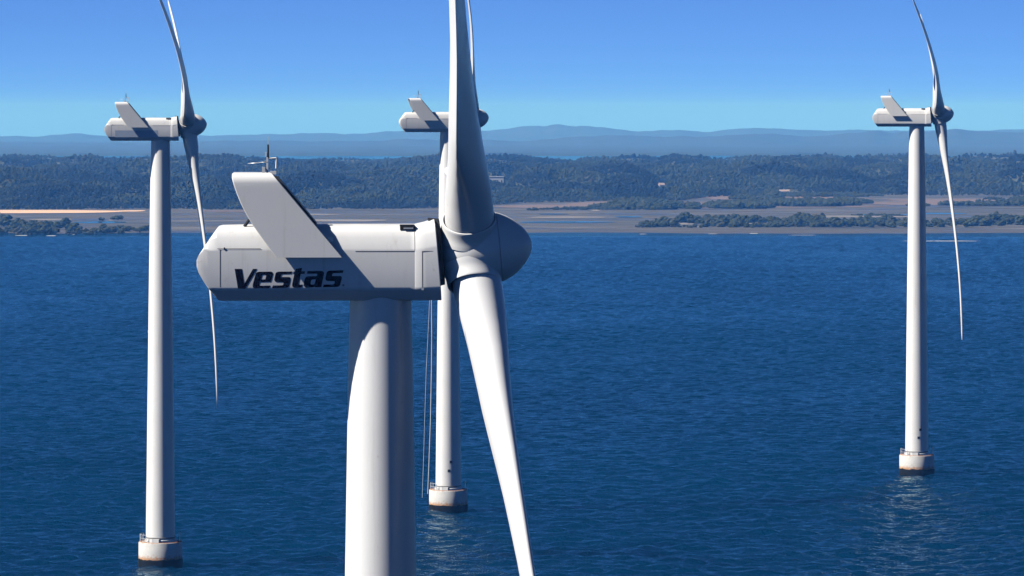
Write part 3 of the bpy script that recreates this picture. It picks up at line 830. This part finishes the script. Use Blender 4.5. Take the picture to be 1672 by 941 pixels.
    if letters: link('lettering', lettering_mesh(), n)
    if letters: MB().lathe([(0,.045),(.004,.045)], 16).build('trademark_dot', M_SEAM, n, Matrix.Translation((-1.61, -1.652, .67)) @ Matrix.Rotation(R(90), 4, 'X'))
    if patch: MB().box((-6.30, -1.658, .50), (-.35, -1.652, 1.45)).build('faded_patch', M_PATCH, n, ang=None)
    # ---- cooling fin, mast
    fn = link('cooling_fin', ME['fin'], t, M_SHELL, N)
    link('radiator', ME['rad'], fn, M_RAD)
    mast = MB().box((-4.88,-.06,5.423),(-4.80,.06,6.08)).box((-4.93,-.06,6.10),(-4.87,.06,6.30)).build('instrument_mast', M_WHITE, t, N)
    MB().tube([(-4.80,0,6.0),(-4.80,0,6.62)], .045, 8, .04).build('whip_antenna', M_DARK, mast)
    MB().tube([(-4.80,0,6.62),(-4.80,0,6.95)], .012, 6).build('lightning_rod', M_STEEL, mast)
    MB().tube([(-4.79,0,6.02),(-4.46,0,6.04),(-4.44,0,5.98),(-4.46,0,5.60)], .04, 8).build('sensor_arm', M_WHITE, mast)
    MB().box((-5.06,-.12,5.423),(-4.94,.12,5.66)).build('sensor_box', M_WHITE, mast)
    ring = [(-5.24+.42*math.cos(2*math.pi*k/32), .42*math.sin(2*math.pi*k/32), 5.84+.03*math.cos(2*math.pi*k/32)) for k in range(33)]
    MB().tube(ring, .014, 6).build('guard_ring', M_STEEL, mast)
    MB().box((-4.70,-1.30,5.36),(-4.45,-.9,5.50)).build('lug', M_SHELL, mast)
    # ---- rotor
    RT = N @ Matrix.Translation((3.86, 0, 2.12)) @ Matrix.Rotation(R(-TILT), 4, 'Y')
    hub = link('hub', ME['hub'], t, M_HUB, RT)
    link('nose_cone', ME['nose'], hub, M_HUB)
    for a in azimuths:
        RX = Matrix.Rotation(R(a), 4, 'X')
        link('blade_collar', ME['collar'], hub, M_HUB, RX)
        low = 100 < a % 360 < 260 or (a in (274, 286))
        link('blade', ME['down' if low else {60: 'near_up', 298: 'far_up'}.get(a, 'up')] if a != 154 else ME['near_down'], t, M_BLADE, RT @ RX)
    return t
def D(base_y): return flat_d(base_y)
turbine(621.5, 183.2, EYE-(489-HOR)/38.2, 2.8, (34, 154, 274), 'huge white wind turbine with dark lettering on its nacelle', True, letters=True)
turbine(262, D(925), EYE-(230-HOR)*D(925)/FPX, 4.3, (60, 180, 298), 'white wind turbine with a faded blue patch on its nacelle instead of lettering', True, patch=True, cable=True)
turbine(732, D(835), EYE-(216-HOR)*D(835)/FPX, 5.2, (45, 165, 286), 'white wind turbine largely hidden behind the lettered turbine and its blade', True, vents=True)
turbine(1497, D(775), EYE-(207-HOR)*D(775)/FPX, -5.0, (60, 180, 298), 'smallest white wind turbine, standing alone before the long shore thicket', True, vents=True)

def rope(pts, r, label):
    o = MB().tube([at(px, py, 183.2) + Vector((0, -2.0, 0)) for px, py in pts], r, 6).build('rope', M_ROPE)
    return tag(o, label, 'rope', 'ropes hanging from the lettered nacelle')
rope([(706,487),(706.5,540),(706,600),(704.5,680),(702,750),(700,800)], .019, 'thicker pale rope hanging under the lettered nacelle close to the hidden tower')
rope([(703,487),(700.5,540),(697.5,600),(695,680),(693,750),(691,806)], .009, 'thinner, longer pale rope hanging under the lettered nacelle away from the hidden tower')

# ------------------------------------------------------------------ haze
hz = MB().box((-7600, -300, -70), (7600, 17000, 112)).mesh('haze', None)
hm = bpy.data.materials.new('haze_air'); hm.use_nodes = True
hn = hm.node_tree.nodes; hn.clear()
ho = hn.new('ShaderNodeOutputMaterial'); pv = hn.new('ShaderNodeVolumePrincipled')
pv.inputs['Color'].default_value = (.085, .345, 1.0, 1)
pv.inputs['Absorption Color'].default_value = (1, 1, 1, 1)
pv.inputs['Density'].default_value = 0.90e-4
pv.inputs['Anisotropy'].default_value = 0.0
hm.node_tree.links.new(pv.outputs[0], ho.inputs['Volume'])

haze = link('haze', hz, None, hm)
tag(haze, kind='stuff')
